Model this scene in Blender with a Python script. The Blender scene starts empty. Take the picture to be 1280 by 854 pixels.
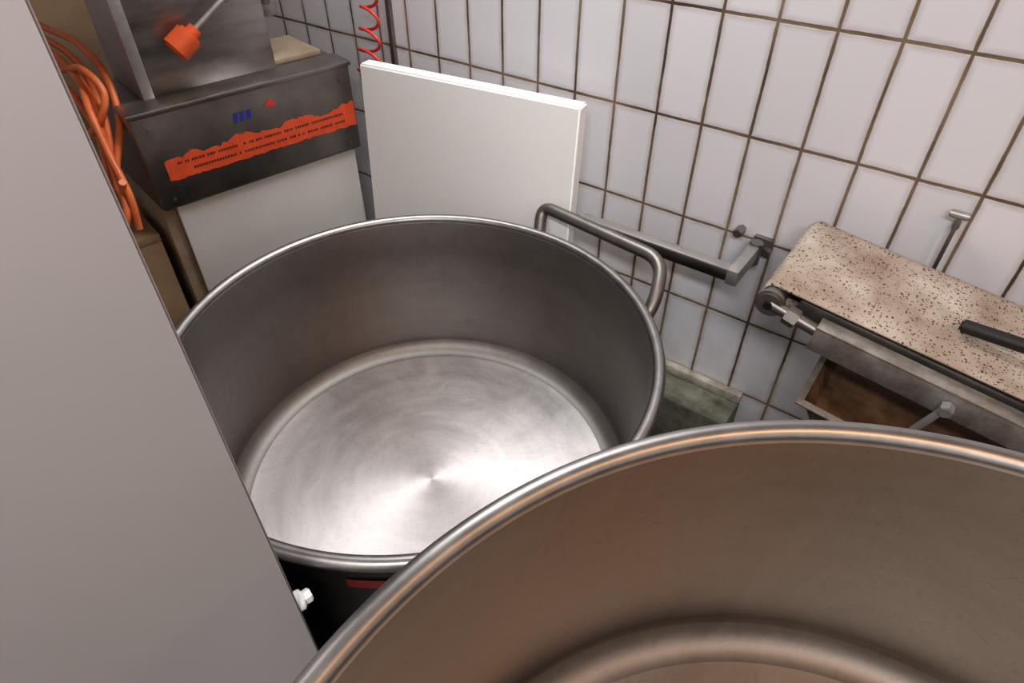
import bpy, bmesh, math, random
from mathutils import Vector, Matrix, Quaternion
random.seed(4)
S=bpy.context.scene
try:
    S.view_settings.view_transform='Standard'
    S.view_settings.look='None'
except Exception: pass

# ---------------------------------------------------------------- materials
def srgb(c):
    return tuple((x/12.92 if x<=0.04045 else ((x+0.055)/1.055)**2.4) for x in c)+(1,)
def newmat(name):
    m=bpy.data.materials.new(name); m.use_nodes=True
    return m,m.node_tree.nodes,m.node_tree.links,m.node_tree.nodes['Principled BSDF']
def mat(name,col,rough=.5,metal=0,var=.12,scale=12,bump=0.0,bscale=60,stretch=(1,1,1),aniso=0,col2=None,rvar=.1,spec=None,detail=5):
    m,N,L,B=newmat(name)
    tc=N.new('ShaderNodeTexCoord'); mp=N.new('ShaderNodeMapping'); mp.inputs['Scale'].default_value=stretch
    L.new(tc.outputs['Object'],mp.inputs['Vector'])
    n=N.new('ShaderNodeTexNoise'); n.inputs['Scale'].default_value=scale; n.inputs['Detail'].default_value=detail; n.inputs['Roughness'].default_value=.65
    L.new(mp.outputs[0],n.inputs['Vector'])
    r=N.new('ShaderNodeValToRGB'); r.color_ramp.elements[0].position=.3; r.color_ramp.elements[1].position=.7
    c=srgb(col)
    if col2: c0=srgb(col2)
    else: c0=tuple(x*(1-var*2) for x in c[:3])+(1,)
    r.color_ramp.elements[0].color=c0; r.color_ramp.elements[1].color=c
    L.new(n.outputs['Fac'],r.inputs[0]); L.new(r.outputs[0],B.inputs['Base Color'])
    B.inputs['Metallic'].default_value=metal
    mr=N.new('ShaderNodeMapRange'); mr.inputs['To Min'].default_value=max(.02,rough-rvar); mr.inputs['To Max'].default_value=min(1,rough+rvar)
    L.new(n.outputs['Fac'],mr.inputs['Value']); L.new(mr.outputs[0],B.inputs['Roughness'])
    if spec is not None: B.inputs['Specular IOR Level'].default_value=spec
    if aniso:
        B.inputs['Anisotropic'].default_value=aniso
        t=N.new('ShaderNodeTangent'); t.direction_type='RADIAL'; t.axis='Z'
        L.new(t.outputs[0],B.inputs['Tangent'])
    if bump:
        n2=N.new('ShaderNodeTexNoise'); n2.inputs['Scale'].default_value=bscale; n2.inputs['Detail'].default_value=4
        L.new(mp.outputs[0],n2.inputs['Vector'])
        b=N.new('ShaderNodeBump'); b.inputs['Strength'].default_value=bump; b.inputs['Distance'].default_value=.003
        L.new(n2.outputs['Fac'],b.inputs['Height']); L.new(b.outputs[0],B.inputs['Normal'])
    return m

def turned_steel(name,col,rough,aniso,swirl=.08,var=.12,bump=.12):
    """lathe-polished steel: fine concentric rings (from radius and height) + stains + scuffs"""
    m,N,L,B=newmat(name)
    tc=N.new('ShaderNodeTexCoord'); sp=N.new('ShaderNodeSeparateXYZ'); L.new(tc.outputs['Object'],sp.inputs[0])
    cx=N.new('ShaderNodeCombineXYZ'); L.new(sp.outputs[0],cx.inputs[0]); L.new(sp.outputs[1],cx.inputs[1])
    ln=N.new('ShaderNodeVectorMath'); ln.operation='LENGTH'; L.new(cx.outputs[0],ln.inputs[0])
    c2=N.new('ShaderNodeCombineXYZ'); L.new(ln.outputs['Value'],c2.inputs[0]); L.new(sp.outputs[2],c2.inputs[1])
    rn=N.new('ShaderNodeTexNoise'); rn.inputs['Scale'].default_value=40; rn.inputs['Detail'].default_value=6; L.new(c2.outputs[0],rn.inputs['Vector'])
    st=N.new('ShaderNodeTexNoise'); st.inputs['Scale'].default_value=6; st.inputs['Detail'].default_value=9; st.inputs['Roughness'].default_value=.74; st.inputs['Distortion'].default_value=1.2; L.new(tc.outputs['Object'],st.inputs['Vector'])
    ad=N.new('ShaderNodeMixRGB'); ad.inputs[0].default_value=.74; L.new(rn.outputs['Fac'],ad.inputs[1]); L.new(st.outputs['Fac'],ad.inputs[2])
    r=N.new('ShaderNodeValToRGB'); r.color_ramp.elements[0].position=.36; r.color_ramp.elements[1].position=.64
    c=srgb(col); r.color_ramp.elements[1].color=c; r.color_ramp.elements[0].color=tuple(x*(1-2*var) for x in c[:3])+(1,)
    L.new(ad.outputs[0],r.inputs[0])
    # small scratches and smudges
    v=N.new('ShaderNodeTexNoise'); v.inputs['Scale'].default_value=38; v.inputs['Detail'].default_value=8; v.inputs['Distortion'].default_value=3.5; L.new(tc.outputs['Object'],v.inputs['Vector'])
    vr=N.new('ShaderNodeValToRGB'); vr.color_ramp.elements[0].position=.60; vr.color_ramp.elements[1].position=.66
    vr.color_ramp.elements[0].color=(0,0,0,1); vr.color_ramp.elements[1].color=(1,1,1,1); L.new(v.outputs['Fac'],vr.inputs[0])
    sm=N.new('ShaderNodeMath'); sm.operation='MULTIPLY'; sm.inputs[1].default_value=.22; L.new(vr.outputs[0],sm.inputs[0])
    mx=N.new('ShaderNodeMixRGB'); L.new(sm.outputs[0],mx.inputs[0]); L.new(r.outputs[0],mx.inputs[1]); mx.inputs[2].default_value=tuple(x*.45 for x in c[:3])+(1,)
    L.new(mx.outputs[0],B.inputs['Base Color'])
    mr=N.new('ShaderNodeMapRange'); mr.inputs['From Min'].default_value=.3; mr.inputs['From Max'].default_value=.7
    mr.inputs['To Min'].default_value=rough-swirl; mr.inputs['To Max'].default_value=rough+swirl
    L.new(ad.outputs[0],mr.inputs['Value']); L.new(mr.outputs[0],B.inputs['Roughness'])
    B.inputs['Metallic'].default_value=1; B.inputs['Anisotropic'].default_value=aniso
    t=N.new('ShaderNodeTangent'); t.direction_type='RADIAL'; t.axis='Z'; L.new(t.outputs[0],B.inputs['Tangent'])
    bp=N.new('ShaderNodeBump'); bp.inputs['Strength'].default_value=bump; bp.inputs['Distance'].default_value=.0015
    L.new(ad.outputs[0],bp.inputs['Height']); L.new(bp.outputs[0],B.inputs['Normal'])
    return m

def tile_mat(name,tw,th,x0,z0,grout=.0038,axis='XZ',col=(.89,.885,.905)):
    m,N,L,B=newmat(name)
    tc=N.new('ShaderNodeTexCoord'); sp=N.new('ShaderNodeSeparateXYZ'); L.new(tc.outputs['Object'],sp.inputs[0])
    def mth(op,a,b=None,c=None):
        n=N.new('ShaderNodeMath'); n.operation=op
        for i,v in enumerate((a,b,c)):
            if v is None: continue
            if isinstance(v,(int,float)): n.inputs[i].default_value=v
            else: L.new(v,n.inputs[i])
        return n.outputs[0]
    wv=N.new('ShaderNodeTexNoise'); wv.inputs['Scale'].default_value=7; wv.inputs['Detail'].default_value=3; L.new(tc.outputs['Object'],wv.inputs['Vector'])
    wob=mth('MULTIPLY',mth('SUBTRACT',wv.outputs['Fac'],.5),.004)
    def dist(o,w,o0):
        q=mth('DIVIDE',mth('ADD',mth('SUBTRACT',o,o0),wob),w)
        f=mth('FRACT',q)
        d=mth('MULTIPLY',mth('MINIMUM',f,mth('SUBTRACT',1,f)),w)
        return d,mth('FLOOR',q)
    dx,ix=dist(sp.outputs[axis[0]],tw,x0); dz,iz=dist(sp.outputs[axis[1]],th,z0)
    n4=N.new('ShaderNodeTexNoise'); n4.inputs['Scale'].default_value=45; n4.inputs['Detail'].default_value=4; L.new(tc.outputs['Object'],n4.inputs['Vector'])
    d=mth('ADD',mth('MINIMUM',dx,dz),mth('MULTIPLY',mth('SUBTRACT',n4.outputs['Fac'],.5),.0022))
    mr=N.new('ShaderNodeMapRange'); mr.interpolation_type='SMOOTHSTEP'
    mr.inputs['From Min'].default_value=grout*.5; mr.inputs['From Max'].default_value=grout*.95
    L.new(d,mr.inputs['Value'])
    cb=N.new('ShaderNodeCombineXYZ'); L.new(ix,cb.inputs[0]); L.new(iz,cb.inputs[1])
    wn=N.new('ShaderNodeTexWhiteNoise'); wn.noise_dimensions='2D'; L.new(cb.outputs[0],wn.inputs['Vector'])
    tr=N.new('ShaderNodeValToRGB'); c=srgb(col); tr.color_ramp.elements[1].color=c; tr.color_ramp.elements[0].color=tuple(x*.92 for x in c[:3])+(1,)
    L.new(wn.outputs['Value'],tr.inputs[0])
    no=N.new('ShaderNodeTexNoise'); no.inputs['Scale'].default_value=5; no.inputs['Detail'].default_value=6; L.new(tc.outputs['Object'],no.inputs['Vector'])
    gr=N.new('ShaderNodeValToRGB'); gr.color_ramp.elements[0].position=.38; gr.color_ramp.elements[1].position=.68
    gr.color_ramp.elements[0].color=srgb((.27,.20,.145)); gr.color_ramp.elements[1].color=srgb((.58,.49,.38))
    L.new(no.outputs['Fac'],gr.inputs[0])
    dm=N.new('ShaderNodeMapRange'); dm.inputs['From Min'].default_value=grout; dm.inputs['From Max'].default_value=grout*3.5; dm.inputs['To Min'].default_value=.6; dm.inputs['To Max'].default_value=0
    L.new(d,dm.inputs['Value'])
    n3=N.new('ShaderNodeTexNoise'); n3.inputs['Scale'].default_value=22; n3.inputs['Detail'].default_value=5; L.new(tc.outputs['Object'],n3.inputs['Vector'])
    dn=mth('MULTIPLY',dm.outputs[0],n3.outputs['Fac'])
    hz_=N.new('ShaderNodeMapRange'); hz_.inputs['From Min'].default_value=.75; hz_.inputs['From Max'].default_value=.2; hz_.inputs['To Min'].default_value=0; hz_.inputs['To Max'].default_value=.7
    L.new(sp.outputs['Z'],hz_.inputs['Value'])
    if axis!='XY': dn=mth('ADD',dn,mth('MULTIPLY',hz_.outputs[0],mth('POWER',n3.outputs['Fac'],2)))
    mx0=N.new('ShaderNodeMixRGB'); L.new(dn,mx0.inputs[0]); L.new(tr.outputs[0],mx0.inputs[1]); mx0.inputs[2].default_value=srgb((.52,.44,.36))
    mx=N.new('ShaderNodeMixRGB'); L.new(mr.outputs[0],mx.inputs[0]); L.new(gr.outputs[0],mx.inputs[1]); L.new(mx0.outputs[0],mx.inputs[2])
    L.new(mx.outputs[0],B.inputs['Base Color'])
    rr=N.new('ShaderNodeMapRange'); rr.inputs['To Min'].default_value=.85; rr.inputs['To Max'].default_value=.3
    L.new(mr.outputs[0],rr.inputs['Value']); L.new(rr.outputs[0],B.inputs['Roughness'])
    bp=N.new('ShaderNodeBump'); bp.inputs['Strength'].default_value=.6; bp.inputs['Distance'].default_value=.002
    ba=mth('ADD',mr.outputs[0],mth('MULTIPLY',no.outputs['Fac'],.15))
    L.new(ba,bp.inputs['Height']); L.new(bp.outputs[0],B.inputs['Normal'])
    return m

TILE=tile_mat('white_wall_tiles',.098,.205,-.925,1.193)
TILE_X=tile_mat('white_wall_tiles_side',.098,.205,0,1.193,axis='YZ')
FLOORM=tile_mat('floor_quarry_tiles',.20,.20,0,0,axis='XY',col=(.36,.34,.31))
PLASTER=mat('ceiling_plaster',(.84,.82,.80),.8,var=.04)
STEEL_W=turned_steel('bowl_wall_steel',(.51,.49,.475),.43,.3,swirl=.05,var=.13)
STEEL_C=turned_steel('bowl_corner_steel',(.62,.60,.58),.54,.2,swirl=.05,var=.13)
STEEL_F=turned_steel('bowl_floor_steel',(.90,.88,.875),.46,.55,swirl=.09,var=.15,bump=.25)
STEEL_W2=turned_steel('near_bowl_wall_steel_shaded',(.45,.415,.39),.41,.3,swirl=.05,var=.13)  # near bowl steels: shade put into the colour, offsetting the rear lamp
STEEL_C2=turned_steel('near_bowl_corner_steel_shaded',(.52,.48,.45),.54,.2,swirl=.05,var=.13)
STEEL_F2=turned_steel('near_bowl_floor_steel_shaded',(.74,.70,.66),.44,.5,swirl=.09,var=.12,bump=.25)
STEEL_R=mat('bowl_rim_steel',(.64,.63,.62),.37,1,var=.12,scale=30,rvar=.07)
STEEL=mat('brushed_steel',(.64,.62,.61),.36,1,var=.2,scale=9,stretch=(1,1,4))
STEEL_D=mat('worn_dark_steel',(.56,.54,.52),.42,.9,var=.24,scale=9,detail=9)
STEEL_L=mat('galvanised_bar',(.70,.69,.68),.42,.7,var=.12,scale=30)
RAILM=mat('grimy_rail_steel',(.70,.68,.66),.42,.7,col2=(.46,.41,.36),scale=22)
PANELM=mat('painted_machine_panel',(.72,.70,.70),.30,.45,var=.02,scale=3,rvar=.03)
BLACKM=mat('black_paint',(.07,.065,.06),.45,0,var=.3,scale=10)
RUBBER=mat('black_rubber',(.05,.05,.05),.6,0,var=.2)
POLY=mat('white_polyethylene',(.99,.99,.985),.38,0,var=.01,scale=5,bump=.08,bscale=120)
ORANGE=mat('orange_plastic',(.90,.36,.16),.4,0,var=.15,scale=20)
STICK=mat('orange_sticker',(.93,.37,.20),.5,0,col2=(.85,.28,.14),scale=25)
TEXTM=mat('sticker_print',(.35,.12,.09),.6,0)
REDM=mat('red_plastic',(.90,.26,.20),.35,0,var=.1)
REDD=mat('red_label_film',(.50,.06,.07),.4,0,var=.2,scale=30)
BLUEM=mat('blue_ink',(.14,.2,.62),.5,0)
HOSE=mat('orange_hose_rubber',(.92,.47,.24),.42,0,var=.15,scale=30)
CARD=mat('cardboard',(.62,.51,.39),.85,0,var=.2,scale=6)
WOODM=mat('dusty_beige_side',(.66,.60,.52),.7,0,var=.2,scale=8,col2=(.50,.42,.33))
WHITEP=mat('white_coated_panel',(.82,.82,.81),.4,0,var=.04,scale=5)
CONC=mat('cement_plinth',(.60,.60,.53),.75,0,var=.25,scale=14,bump=.6,col2=(.26,.26,.20))
CAPM=mat('cement_plinth_edge',(.80,.78,.72),.7,0,scale=22,col2=(.48,.44,.36))
BROWN=mat('greasy_brown_tray',(.55,.40,.28),.42,.3,col2=(.16,.10,.06),scale=12,bump=.6,bscale=40)
def belt_mat():
    m,N,L,B=newmat('floured_canvas_belt')
    tc=N.new('ShaderNodeTexCoord')
    n=N.new('ShaderNodeTexNoise'); n.inputs['Scale'].default_value=9; n.inputs['Detail'].default_value=8; L.new(tc.outputs['Object'],n.inputs['Vector'])
    r=N.new('ShaderNodeValToRGB'); r.color_ramp.elements[0].position=.32; r.color_ramp.elements[1].position=.68
    r.color_ramp.elements[0].color=srgb((.53,.45,.38)); r.color_ramp.elements[1].color=srgb((.76,.71,.66)); L.new(n.outputs['Fac'],r.inputs[0])
    cur=r.outputs[0]
    n2=N.new('ShaderNodeTexNoise'); n2.inputs['Scale'].default_value=4; n2.inputs['Detail'].default_value=3; L.new(tc.outputs['Object'],n2.inputs['Vector'])
    for sc,th,den in ((135,.26,.36),(230,.28,.38)):
        v=N.new('ShaderNodeTexVoronoi'); v.inputs['Scale'].default_value=sc; L.new(tc.outputs['Object'],v.inputs['Vector'])
        lt=N.new('ShaderNodeMath'); lt.operation='LESS_THAN'; lt.inputs[1].default_value=th; L.new(v.outputs['Distance'],lt.inputs[0])
        sx=N.new('ShaderNodeSeparateXYZ'); L.new(v.outputs['Color'],sx.inputs[0])
        ad=N.new('ShaderNodeMath'); ad.operation='ADD'; L.new(sx.outputs[0],ad.inputs[0]); L.new(n2.outputs['Fac'],ad.inputs[1])
        g=N.new('ShaderNodeMath'); g.operation='GREATER_THAN'; g.inputs[1].default_value=den+.55; L.new(ad.outputs[0],g.inputs[0])
        mu=N.new('ShaderNodeMath'); mu.operation='MULTIPLY'; L.new(lt.outputs[0],mu.inputs[0]); L.new(g.outputs[0],mu.inputs[1])
        mx=N.new('ShaderNodeMixRGB'); L.new(mu.outputs[0],mx.inputs[0]); L.new(cur,mx.inputs[1]); mx.inputs[2].default_value=srgb((.26,.17,.12)); cur=mx.outputs[0]
    L.new(cur,B.inputs['Base Color']); B.inputs['Roughness'].default_value=.85
    b=N.new('ShaderNodeBump'); b.inputs['Strength'].default_value=.4; b.inputs['Distance'].default_value=.003; L.new(n.outputs['Fac'],b.inputs['Height']); L.new(b.outputs[0],B.inputs['Normal'])
    return m
BELT=belt_mat()

# ---------------------------------------------------------------- helpers
def link(o,parent=None):
    S.collection.objects.link(o)
    if parent is not None: o.parent=parent
    return o
def empty(name,loc=(0,0,0),rot=(0,0,0),parent=None):
    e=bpy.data.objects.new(name,None); e.location=loc; e.rotation_euler=rot; e.empty_display_size=.1
    return link(e,parent)
def mk(name,bm,mats,parent=None,smooth=True,angle=35):
    me=bpy.data.meshes.new(name); bm.normal_update(); bm.to_mesh(me); bm.free()
    for m in (mats if isinstance(mats,(list,tuple)) else [mats]): me.materials.append(m)
    o=bpy.data.objects.new(name,me); link(o,parent)
    if smooth:
        for p in me.polygons: p.use_smooth=True
        try: me.set_sharp_from_angle(angle=math.radians(angle))
        except Exception: pass
    return o
def box(name,mn,mx,m,parent=None,bev=.002,seg=2):
    bm=bmesh.new(); bmesh.ops.create_cube(bm,size=1)
    for v in bm.verts:
        v.co=Vector([mn[i]+(v.co[i]+.5)*(mx[i]-mn[i]) for i in range(3)])
    if bev: bmesh.ops.bevel(bm,geom=list(bm.edges),offset=bev,segments=seg,affect='EDGES',profile=.5)
    return mk(name,bm,m,parent)
def prism(name,pts,z0,z1,m,parent=None,bev=.003):
    bm=bmesh.new(); a=[bm.verts.new((x,y,z0)) for x,y in pts]; b=[bm.verts.new((x,y,z1)) for x,y in pts]; n=len(pts)
    bm.faces.new(a[::-1]); bm.faces.new(b)
    for i in range(n): bm.faces.new((a[i],a[(i+1)%n],b[(i+1)%n],b[i]))
    bmesh.ops.recalc_face_normals(bm,faces=bm.faces)
    if bev: bmesh.ops.bevel(bm,geom=list(bm.edges),offset=bev,segments=3,affect='EDGES')
    return mk(name,bm,m,parent)
def cyl(name,p0,p1,r,m,parent=None,seg=24,r2=None,bev=.0015):
    p0=Vector(p0);p1=Vector(p1); d=p1-p0
    bm=bmesh.new(); bmesh.ops.create_cone(bm,cap_ends=True,segments=seg,radius1=r,radius2=r if r2 is None else r2,depth=d.length)
    if bev:
        ed=[e for e in bm.edges if len(e.link_faces)==2 and abs(e.verts[0].co.z-e.verts[1].co.z)<1e-6]
        bmesh.ops.bevel(bm,geom=ed,offset=min(bev,r*.3),segments=2,affect='EDGES')
    M=Matrix.Translation((p0+p1)/2)@Vector((0,0,1)).rotation_difference(d).to_matrix().to_4x4()
    bmesh.ops.transform(bm,matrix=M,verts=bm.verts)
    return mk(name,bm,m,parent)
def smooth_path(pts,n=10):
    P=[Vector(p) for p in pts]; out=[]
    P=[P[0]*2-P[1]]+P+[P[-1]*2-P[-2]]
    for i in range(1,len(P)-2):
        for k in range(n):
            t=k/n; a,b,c,d=P[i-1:i+3]
            out.append(.5*((2*b)+(c-a)*t+(2*a-5*b+4*c-d)*t*t+(3*b-a-3*c+d)*t**3))
    out.append(P[-2]); return out
def round_path(pts,r=.03,n=6):
    P=[Vector(p) for p in pts]; out=[P[0]]
    for i in range(1,len(P)-1):
        a=(P[i-1]-P[i]); b=(P[i+1]-P[i]); rr=min(r,a.length*.45,b.length*.45)
        s=P[i]+a.normalized()*rr; e=P[i]+b.normalized()*rr
        for k in range(n+1):
            t=k/n; out.append(s*(1-t)**2+P[i]*2*t*(1-t)+e*t*t)
    out.append(P[-1]); return out
def tube(name,path,r,m,parent=None,seg=12):
    bm=bmesh.new(); P=[Vector(p) for p in path]; rings=[]; up=None
    for i,p in enumerate(P):
        t=(P[min(i+1,len(P)-1)]-P[max(i-1,0)]).normalized()
        if up is None:
            up=Vector((0,0,1)) if abs(t.z)<.9 else Vector((1,0,0))
        u=(up-t*up.dot(t)).normalized(); up=u; w=t.cross(u)
        rings.append([bm.verts.new(p+(u*math.cos(a)+w*math.sin(a))*r) for a in [2*math.pi*k/seg for k in range(seg)]])
    for a,b in zip(rings,rings[1:]):
        for k in range(seg): bm.faces.new((a[k],a[(k+1)%seg],b[(k+1)%seg],b[k]))
    bm.faces.new(rings[0][::-1]); bm.faces.new(rings[-1])
    bmesh.ops.recalc_face_normals(bm,faces=bm.faces)
    return mk(name,bm,m,parent,angle=60)
def lathe(name,prof,mats,parent=None,seg=128,angle=50):
    bm=bmesh.new(); rings=[]
    for r,z,_ in prof:
        if r<1e-6: rings.append([bm.verts.new((0,0,z))])
        else: rings.append([bm.verts.new((r*math.cos(2*math.pi*k/seg),r*math.sin(2*math.pi*k/seg),z)) for k in range(seg)])
    for i in range(len(prof)-1):
        a,b=rings[i],rings[i+1]
        for k in range(seg):
            k2=(k+1)%seg
            if len(a)==1: f=bm.faces.new((a[0],b[k],b[k2]))
            elif len(b)==1: f=bm.faces.new((a[k2],a[k],b[0]))
            else: f=bm.faces.new((a[k],b[k],b[k2],a[k2]))
            f.material_index=prof[i][2]
    bmesh.ops.recalc_face_normals(bm,faces=bm.faces)
    return mk(name,bm,mats,parent,angle=angle)

# ---------------------------------------------------------------- room
CA,SA=.805,.593
ROT=math.atan2(-SA,CA)
DW=1.22
P0=Vector((DW*SA,DW*CA,0))
def place(o): o.location=P0; o.rotation_euler=(0,0,ROT)
SMIN,SMAX,ND,ZC=-3.2,1.9,3.0,2.65
o=box('wall_back',(SMIN,0,0),(SMAX,.1,ZC),TILE,bev=0); place(o)
o=box('wall_left',(SMIN-.1,-ND,0),(SMIN,.1,ZC),TILE_X,bev=0); place(o)
o=box('wall_right',(SMAX,-ND,0),(SMAX+.1,.1,ZC),TILE_X,bev=0); place(o)
o=box('wall_front',(SMIN,-ND-.1,0),(SMAX,-ND,ZC),TILE,bev=0); place(o)
o=box('floor',(SMIN-.1,-ND-.1,-.1),(SMAX+.1,.1,0),FLOORM,bev=0); place(o)
o=box('ceiling',(SMIN-.1,-ND-.1,ZC),(SMAX+.1,.1,ZC+.1),PLASTER,bev=0); place(o)
o=box('trim_1',(-1.276,-.012,0),(-1.262,0,ZC),STEEL_D,bev=.002); place(o)

e=empty('cement_plinth',P0,(0,0,ROT))
box('plinth_block',(-.62,-.105,0),(-.20,-.001,.355),CONC,e,bev=.008)
box('plinth_cap',(-.62,-.022,.355),(-.20,-.001,.380),CAPM,e,bev=.004)

# ---------------------------------------------------------------- bowls
def bowl(name,cx,cy,R,zr,zf,mats,fr=.040,dish=.016):
    e=empty(name,(cx,cy,0))
    br=.0105
    Ri=R-2*br
    Rc=Ri-.003; 
    a_edge=math.atan(2*dish/(Rc-fr))          # floor slope where the corner begins
    cxr=Rc-fr
    rf=cxr+fr*math.sin(a_edge); zfl=zf+fr-fr*math.cos(a_edge)
    pr=[(0,zfl-dish,0)]
    for k in range(1,13):
        t=k/12; pr.append((rf*t,zfl-dish+dish*t*t,0 if k<12 else 4))
    for k in range(1,15):
        a=-math.pi/2+a_edge+(math.pi/2-a_edge)*k/14
        pr.append((cxr+fr*math.cos(a),zf+fr+fr*math.sin(a),4 if k<11 else 1))
    for k in range(1,6):
        t=k/6; pr.append((Rc+(Ri+.002-Rc)*t,zf+fr+(zr-.02-zf-fr)*t,1))
    for k in range(0,15):
        a=math.radians(200-250*k/14)
        pr.append((R-br+br*math.cos(a),zr-br+br*math.sin(a),2))
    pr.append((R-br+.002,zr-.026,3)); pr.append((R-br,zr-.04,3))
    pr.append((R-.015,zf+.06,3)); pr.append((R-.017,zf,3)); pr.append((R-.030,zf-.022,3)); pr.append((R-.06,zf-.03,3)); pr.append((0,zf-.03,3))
    lathe('bowl_shell',pr,mats,e,seg=192,angle=75)
    cyl('turntable_column',(0,0,.16),(0,0,zf-.031),.16,BLACKM,e,seg=48)
    lathe('base_disc',[(0,.10,0),(R-.03,.10,0),(R-.01,.115,0),(R-.02,.15,0),(.2,.165,0),(0,.165,0)],[BLACKM],e,seg=64)
    for k in range(4):
        a=math.radians(45+90*k); x,y=(R-.09)*math.cos(a),(R-.09)*math.sin(a)
        cyl('caster_%d'%k,(x-.017,y,.05),(x+.017,y,.05),.05,RUBBER,e,seg=32,bev=.006)
        box('caster_fork_%d'%k,(x-.026,y-.02,.05),(x-.019,y+.02,.11),STEEL_D,e)
        box('caster_fork_b%d'%k,(x+.019,y-.02,.05),(x+.026,y+.02,.11),STEEL_D,e)
    return e
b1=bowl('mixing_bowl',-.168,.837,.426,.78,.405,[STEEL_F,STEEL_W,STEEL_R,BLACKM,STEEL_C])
def pol(a,r,z): return (r*math.cos(math.radians(a)),r*math.sin(math.radians(a)),z)
tube('handle_tube',round_path([pol(57,.420,.70),pol(60,.455,.735),pol(62,.500,.788),pol(26,.517,.788),pol(19,.470,.735),pol(17,.420,.68)],.045,9),.0135,STEEL_D,b1,seg=16)
bm=bmesh.new(); vs=[]
for k in range(9):
    a=math.radians(264+1.6*k); r=.4175
    vs.append((bm.verts.new((r*math.cos(a),r*math.sin(a),.732)),bm.verts.new(((r-.001)*math.cos(a),(r-.001)*math.sin(a),.712))))
for a,b in zip(vs,vs[1:]): bm.faces.new((a[0],a[1],b[1],b[0]))
mk('red_label',bm,REDD,b1)
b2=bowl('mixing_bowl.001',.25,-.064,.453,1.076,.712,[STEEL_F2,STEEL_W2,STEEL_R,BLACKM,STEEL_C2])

# ---------------------------------------------------------------- foreground machine housing
hp=[(-.248,.367),(-.915,.157),(-1.0,.36),(-.75,.56),(-.335,.425)]
e=empty('mixer_housing',(0,0,0))
prism('housing_cover',hp,.03,1.85,PANELM,e,bev=.003)
cx_=sum(p[0] for p in hp)/5; cy_=sum(p[1] for p in hp)/5
prism('housing_foot',[(cx_+(x-cx_)*.94,cy_+(y-cy_)*.94) for x,y in hp],0,.032,BLACKM,e)
cyl('cover_bolt_washer',(-.264,.376,.755),(-.252,.385,.755),.013,POLY,e)
cyl('cover_bolt',(-.254,.383,.755),(-.244,.391,.755),.009,POLY,e,seg=6)

# ---------------------------------------------------------------- polyethylene board
TL=Vector((-.356,1.554,1.004)); TR=Vector((.138,1.289,1.004))
d=(TR-TL); w=d.length; d.normalize(); nb=Vector((d.y*-1,d.x,0))
if nb.y<0: nb=-nb
bm=bmesh.new()
def bp(u,h,t):
    lean=.075*(1-h/1.0)
    return TL+d*u - nb*lean + nb*t + Vector((0,0,h-1.004))
outl=[(0,.006),(w,.006),(w,1.002),(0,1.004)]
f=[bm.verts.new(bp(u,h,0)) for u,h in outl]; b=[bm.verts.new(bp(u,h,.038)) for u,h in outl]
bm.faces.new(f); bm.faces.new(b[::-1])
for i in range(len(f)): bm.faces.new((f[i],b[i],b[(i+1)%len(f)],f[(i+1)%len(f)]))
bmesh.ops.recalc_face_normals(bm,faces=bm.faces)
bmesh.ops.bevel(bm,geom=list(bm.edges),offset=.004,segments=3,affect='EDGES')
mk('cutting_board',bm,POLY)

# ---------------------------------------------------------------- wall bar
e=empty('wall_bar_bracket',P0,(0,0,ROT))
def wl(x,y):
    v=Vector((x,y,0))-P0
    return (v.x*CA-v.y*SA, v.x*SA+v.y*CA)
s0,n0=wl(.165,1.245); s1,n1=wl(.432,1.018)
n0=n1=-.145
box('flat_bar',(s0,n1-.004,.765),(s1,n1+.004,.79),STEEL,e,bev=.001)
box('bar_top_flange',(s0,n1-.006,.788),(s1-.002,n1+.018,.793),STEEL_L,e,bev=.001)
box('return_arm',(s1-.018,n1-.010,.763),(s1+.004,-.03,.796),STEEL_L,e)
cyl('pivot_pin',(s1-.006,-.035,.75),(s1-.006,-.035,.80),.014,STEEL_D,e)
box('wall_plate',(s1-.020,-.012,.758),(s1+.020,-.001,.800),STEEL_D,e,bev=.003)
cyl('pivot_lug',(s1-.006,-.035,.778),(s1-.006,-.010,.778),.012,STEEL_D,e)
cyl('bolt_1',(s1-.05,-.03,.80),(s1-.05,-.001,.80),.010,STEEL_D,e,seg=6)
cyl('bolt_2',(s1+.014,-.026,.775),(s1+.014,-.010,.775),.009,STEEL_D,e,seg=6)

e=empty('wall_hook_rod',P0,(0,0,ROT))
cyl('rod',(.039,-.02,.70),(.039,-.02,.955),.0035,STEEL_D,e)
cyl('rod_knob',(.022,-.02,.957),(.052,-.02,.957),.007,STEEL_L,e)
cyl('rod_mount',(.039,-.022,.935),(.039,-.001,.935),.006,STEEL_D,e)
cyl('rod_mount_low',(.039,-.022,.73),(.039,-.001,.73),.006,STEEL_D,e)

# ---------------------------------------------------------------- conveyor
conv=empty('belt_conveyor',(.402,.834,0),(0,0,ROT))
e=empty('conveyor_bed',(0,0,.905),(0,math.radians(6.8),0),conv)
W=.235; LB=.66; rr=.022
bm=bmesh.new(); prof=[]
for k in range(13):
    a=math.radians(90+180*k/12); prof.append((rr+rr*math.cos(a),-rr+rr*math.sin(a)))
for k in range(13):
    a=math.radians(-90+180*k/12); prof.append((LB-rr+rr*math.cos(a),-rr+rr*math.sin(a)))
ny=14; rows=[]
for j in range(ny+1):
    y=W*j/ny
    rows.append([bm.verts.new((x+random.uniform(-.001,.001),y+(random.uniform(-.003,.002) if j in (0,ny) else 0),z+random.uniform(-.0006,.0006))) for x,z in prof])
n=len(prof)
for a,b in zip(rows,rows[1:]):
    for k in range(n): bm.faces.new((a[k],b[k],b[(k+1)%n],a[(k+1)%n]))
bmesh.ops.recalc_face_normals(bm,faces=bm.faces)
o=mk('belt',bm,BELT,e,angle=60)
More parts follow.
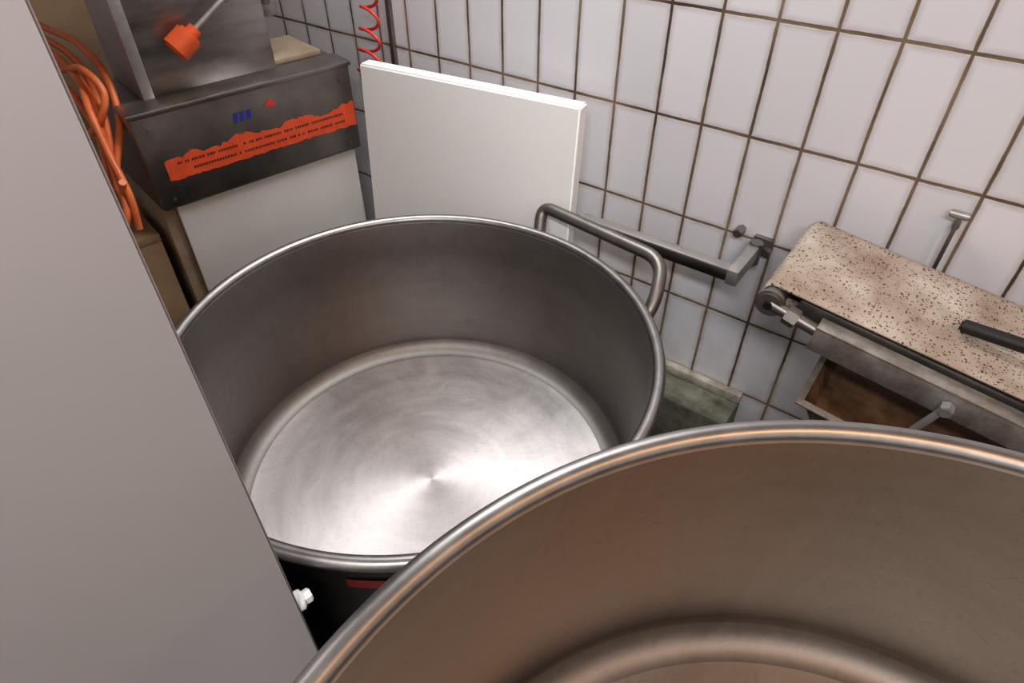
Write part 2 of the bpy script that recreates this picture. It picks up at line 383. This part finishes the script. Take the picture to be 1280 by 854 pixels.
md=o.modifiers.new('thick','SOLIDIFY'); md.thickness=.003
for i,x in enumerate((rr,LB-rr)):
    cyl('roller_%d'%i,(x,-.012,-rr),(x,W+.012,-rr),rr-.004,STEEL_D,e)
    cyl('roller_cap_%d'%i,(x,-.028,-rr),(x,-.012,-rr),rr+.001,STEEL_D,e,bev=.004)
    cyl('roller_shaft_%d'%i,(x,-.034,-rr),(x,-.028,-rr),.007,BLACKM,e)
cyl('tension_screw',(rr,-.022,-rr),(.13,-.022,-.034),.010,STEEL_D,e)
cyl('tension_nut',(.050,-.022,-.026),(.070,-.022,-.029),.016,STEEL_D,e,seg=6)
box('side_rail',(.100,-.036,-.060),(LB+.05,-.020,-.016),RAILM,e,bev=.003)
box('side_rail_top_flange',(.100,-.036,-.019),(LB+.05,-.006,-.015),RAILM,e,bev=.001)
box('side_rail_back',(.05,W+.006,-.058),(LB+.05,W+.018,-.012),STEEL_D,e,bev=.003)
box('slider_bed',(.06,.004,-.036),(LB-.06,W-.004,-.010),STEEL_D,e)
for i,x in enumerate((.2,.5)):
    box('cross_member_%d'%i,(x,-.024,-.058),(x+.03,W+.012,-.047),STEEL_D,e)
bm=bmesh.new()
def ring(x0,y0,x1,y1,z): return [bm.verts.new(p) for p in ((x0,y0,z),(x1,y0,z),(x1,y1,z),(x0,y1,z))]
rs=[ring(.128,-.080,.56,.215,-.128),ring(.138,-.070,.55,.203,-.124),ring(.160,-.048,.53,.18,-.168)]
for a,b in zip(rs,rs[1:]):
    for k in range(4):
        fc=bm.faces.new((a[k],a[(k+1)%4],b[(k+1)%4],b[k])); fc.material_index=0 if a is rs[0] else 1
fc=bm.faces.new(rs[2]); fc.material_index=1
bmesh.ops.recalc_face_normals(bm,faces=bm.faces)
o=mk('drip_tray',bm,[RAILM,BROWN],e,smooth=False)
md=o.modifiers.new('thick','SOLIDIFY'); md.thickness=.003
for i,(x,y) in enumerate(((.30,-.046),(.30,W+.0),(.5,-.046),(.5,W+.0))):
    cyl('tray_hanger_%d'%i,(x,y,-.03),(x-.02,y,-.122),.0055,STEEL_L,e)
    cyl('hanger_nut_%d'%i,(x,y-.010,-.038),(x,y+.008,-.038),.010,STEEL_L,e,seg=6)
for i,y in enumerate((-.028,W+.012)): box('crossbar_post_%d'%i,(.385,y-.006,-.03),(.405,y+.006,.05),STEEL_D,e)
cyl('crossbar',(.395,-.034,.04),(.395,W+.018,.04),.007,STEEL_D,e)
cyl('grip_rod',(.395,.072,.04),(.34,.076,.028),.006,STEEL_D,e)
cyl('black_grip',(.355,.075,.031),(.268,.080,.017),.0105,RUBBER,e,bev=.004)
box('moulder_body',(LB+.02,-.08,-.35),(LB+.34,W+.02,.22),STEEL,e,bev=.01)
for i,(x,y) in enumerate(((.70,-.05),(.70,.22),(.90,-.05),(.90,.22))):
    cyl('stand_leg_%d'%i,(x,y,0),(x,y,.50),.018,STEEL_D,conv)
box('stand_shelf',(.66,-.07,.30),(.94,.24,.32),STEEL_D,conv)

# ---------------------------------------------------------------- dough divider
a0=math.atan2(.674,.738)
e=empty('dough_divider',(-.755,1.243,0),(0,0,a0))
box('gear_housing',(0,0,.79),(.50,.27,1.0),STEEL_D,e,bev=.006,seg=3)
box('housing_lip',(-.004,-.003,.992),(.504,.075,1.003),STEEL,e,bev=.002)
box('hopper_body',(.078,.070,1.0),(.355,.25,1.42),STEEL,e,bev=.005)
box('hopper_corner_plate',(.055,.062,1.0),(.078,.25,1.42),STEEL_L,e,bev=.002)
box('side_arm',(.355,.10,1.10),(.40,.13,1.16),STEEL,e)
tube('side_arm_tube',[(.37,.10,1.13),(.385,.08,1.25),(.44,.08,1.36)],.014,STEEL_D,e)
box('top_plate',(.36,.09,1.0),(.48,.25,1.012),WOODM,e)
box('stand_front_panel',(.03,.012,.02),(.485,.026,.79),WHITEP,e,bev=.002)
box('stand_side_panel',(.0,.026,.02),(.03,.26,.79),WOODM,e,bev=.003)
box('stand_back_panel',(.03,.23,.02),(.47,.26,.79),STEEL_D,e)
box('stand_base',(-.01,.02,0),(.49,.27,.03),BLACKM,e)
for i,(x,z) in enumerate(((.03,.81),(.47,.81),(.03,.965),(.47,.965))):
    cyl('housing_screw_%d'%i,(x,-.004,z),(x,.004,z),.005,STEEL_D,e)
bm=bmesh.new(); top=[];bot=[]
N_=60
for k in range(N_+1):
    x=.035+.46*k/N_
    t=.903+.006*math.sin(k*.35)+random.uniform(-.004,.004)
    if k<7: t-=.010
    bo=.852+random.uniform(-.002,.002)
    top.append(bm.verts.new((x,-.0012,t))); bot.append(bm.verts.new((x,-.0012,bo)))
for k in range(N_): bm.faces.new((bot[k],bot[k+1],top[k+1],top[k]))
mk('torn_sticker',bm,STICK,e,smooth=False)
bm=bmesh.new()
for row,z in enumerate((.884,.866)):
    x=.06+.03*row
    while x<.46:
        wd=random.uniform(.002,.005)
        if random.random()>.18:
            v=[bm.verts.new(p) for p in ((x,-.0022,z),(x+wd,-.0022,z),(x+wd,-.0022,z+.005),(x,-.0022,z+.005))]; bm.faces.new(v)
        x+=wd+.002
mk('sticker_print_lines',bm,TEXTM,e,smooth=False)
bm=bmesh.new()
for tri in (((.275,.950),(.305,.950),(.290,.968)),): bm.faces.new([bm.verts.new((x,-.0015,z)) for x,z in tri])
mk('red_mark',bm,REDM,e,smooth=False)
bm=bmesh.new()
for x in (.20,.215,.23): bm.faces.new([bm.verts.new(p) for p in ((x,-.0015,.935),(x+.009,-.0015,.935),(x+.013,-.0015,.955),(x+.003,-.0015,.955))])
mk('blue_mark',bm,BLUEM,e,smooth=False)
cyl('lever_rod',(.150,.035,1.098),(.27,.035,1.172),.005,STEEL_L,e)
cyl('lever_knob',(.135,.035,1.088),(.178,.035,1.1145),.027,ORANGE,e,bev=.005)
cyl('lever_knob_collar',(.178,.035,1.1145),(.19,.035,1.122),.014,ORANGE,e)
cyl('lever_pivot',(.265,.035,1.169),(.265,.072,1.169),.012,STEEL_D,e)

# ---------------------------------------------------------------- orange hose bundle
e=empty('orange_air_hose')
def hz(pts,i): tube('hose_loop_%d'%i,smooth_path([(x+.03,y+.01,z) for x,y,z in pts],12),.0072,HOSE,e,seg=10)
hz([(-1.20,1.60,1.08),(-1.02,1.46,1.075),(-.92,1.37,1.05),(-.865,1.29,.99),(-.845,1.23,.91),(-.825,1.18,.86),(-.80,1.16,.90)],0)
hz([(-1.22,1.57,1.06),(-1.02,1.43,1.06),(-.92,1.34,1.04),(-.87,1.26,1.0),(-.835,1.21,.93),(-.80,1.165,.87),(-.80,1.15,.80)],1)
hz([(-1.18,1.54,1.04),(-.99,1.40,1.04),(-.89,1.32,1.065),(-.84,1.28,1.03),(-.87,1.26,.97),(-.95,1.28,.93),(-1.0,1.30,.90)],2)
hz([(-1.24,1.53,1.03),(-1.05,1.42,1.04),(-.95,1.34,1.02),(-.88,1.27,.96),(-.865,1.22,.88),(-.87,1.20,.80),(-.88,1.2,.77)],3)
hz([(-1.20,1.62,1.10),(-1.04,1.50,1.09),(-.94,1.42,1.085),(-.86,1.34,1.05),(-.83,1.28,.98),(-.835,1.22,.91),(-.85,1.19,.85),(-.90,1.2,.82)],4)
hz([(-1.22,1.58,1.05),(-1.06,1.46,1.07),(-.96,1.38,1.06),(-.89,1.31,1.02),(-.86,1.25,.95),(-.83,1.19,.89),(-.81,1.15,.84),(-.83,1.13,.79)],5)

# red spiral hose
e=empty('red_spiral_hose')
pts=[]
A=Vector((-.36,1.67,.92)); Bv=Vector((-.335,1.70,1.16))
T=5
for k in range(int(T*24)+1):
    t=k/(T*24); a=2*math.pi*T*t
    c_=A.lerp(Bv,t); r=.044*(1-.5*t)
    pts.append(c_+Vector((.81*r*math.cos(a),-.59*r*math.cos(a)-.3*r*math.sin(a),.4*r*math.sin(a))))
pts+=[Bv+Vector((.01,0,.1)),Bv+Vector((.0,0.02,.6)),Bv+Vector((.0,0.02,1.4))]
tube('coil',pts,.004,REDM,e,seg=8)

# ---------------------------------------------------------------- clutter far left
def carton(name,loc,dim,rz):
    e=empty(name,loc,(0,0,rz)); x,y,z=dim
    box('body',(-x/2,-y/2,0),(x/2,y/2,z*.96),CARD,e,bev=.004)
    box('flap_1',(-x/2,-y/2-.001,z*.96),(-.004,y/2,z),CARD,e,bev=.001)
    box('flap_2',(.004,-y/2-.001,z*.96),(x/2,y/2,z*.985),CARD,e,bev=.001)
carton('cardboard_box',(-1.62,1.38,0),(.50,.40,.52),a0+.1)
carton('cardboard_box.001',(-1.62,1.38,.525),(.44,.36,.36),a0)
carton('cardboard_box.002',(-1.28,2.08,0),(.46,.36,.70),a0)
carton('cardboard_box.004',(-1.28,2.08,.705),(.42,.34,.42),a0)
c_=Vector((-.755,1.243,0))+Vector((.738,.674,0))*(-.155)+Vector((-.674,.738,0))*(.16)
carton('cardboard_box.003',tuple(c_),(.27,.24,.74),a0)

# ---------------------------------------------------------------- lights
def fixture(name,x,y,z,rz,length,width,col,power):
    e=empty(name,(x,y,z),(0,0,rz))
    box('lamp_housing',(-length/2-.03,-width/2-.03,.012),(length/2+.03,width/2+.03,.07),PLASTER,e,bev=.006)
    for i,s in enumerate((-1,1)): cyl('lamp_hanger_%d'%i,(s*length*.35,0,.068),(s*length*.35,0,ZC-z-.001),.006,STEEL_D,e)
    L=bpy.data.lights.new(name+'_light','AREA'); L.shape='RECTANGLE'; L.size=length; L.size_y=width; L.energy=power; L.color=col
    o=bpy.data.objects.new('lamp_light',L); link(o,e)
fixture('ceiling_lamp',-.06,1.26,2.12,ROT,.8,.16,(1.0,.99,.98),13.5)
fixture('added_rear_fill_lamp',-.15,-1.0,2.5,ROT,1.1,.22,(1.0,.98,.965),48)  # added fill behind the camera, brightens housing panel and board
fixture('ceiling_lamp.002',1.0,-.6,2.5,ROT,.14,.14,(1.0,.52,.22),10)
w_=bpy.data.worlds.new('World'); S.world=w_; w_.use_nodes=True
w_.node_tree.nodes['Background'].inputs[0].default_value=(.8,.85,1,1); w_.node_tree.nodes['Background'].inputs[1].default_value=.15

# ---------------------------------------------------------------- camera
cam=bpy.data.cameras.new('camera'); cam.sensor_width=36; cam.lens=22.7; cam.clip_start=.02
co=bpy.data.objects.new('camera',cam); link(co); co.location=(0,0,1.5); co.rotation_euler=(math.radians(49),0,0)
S.camera=co
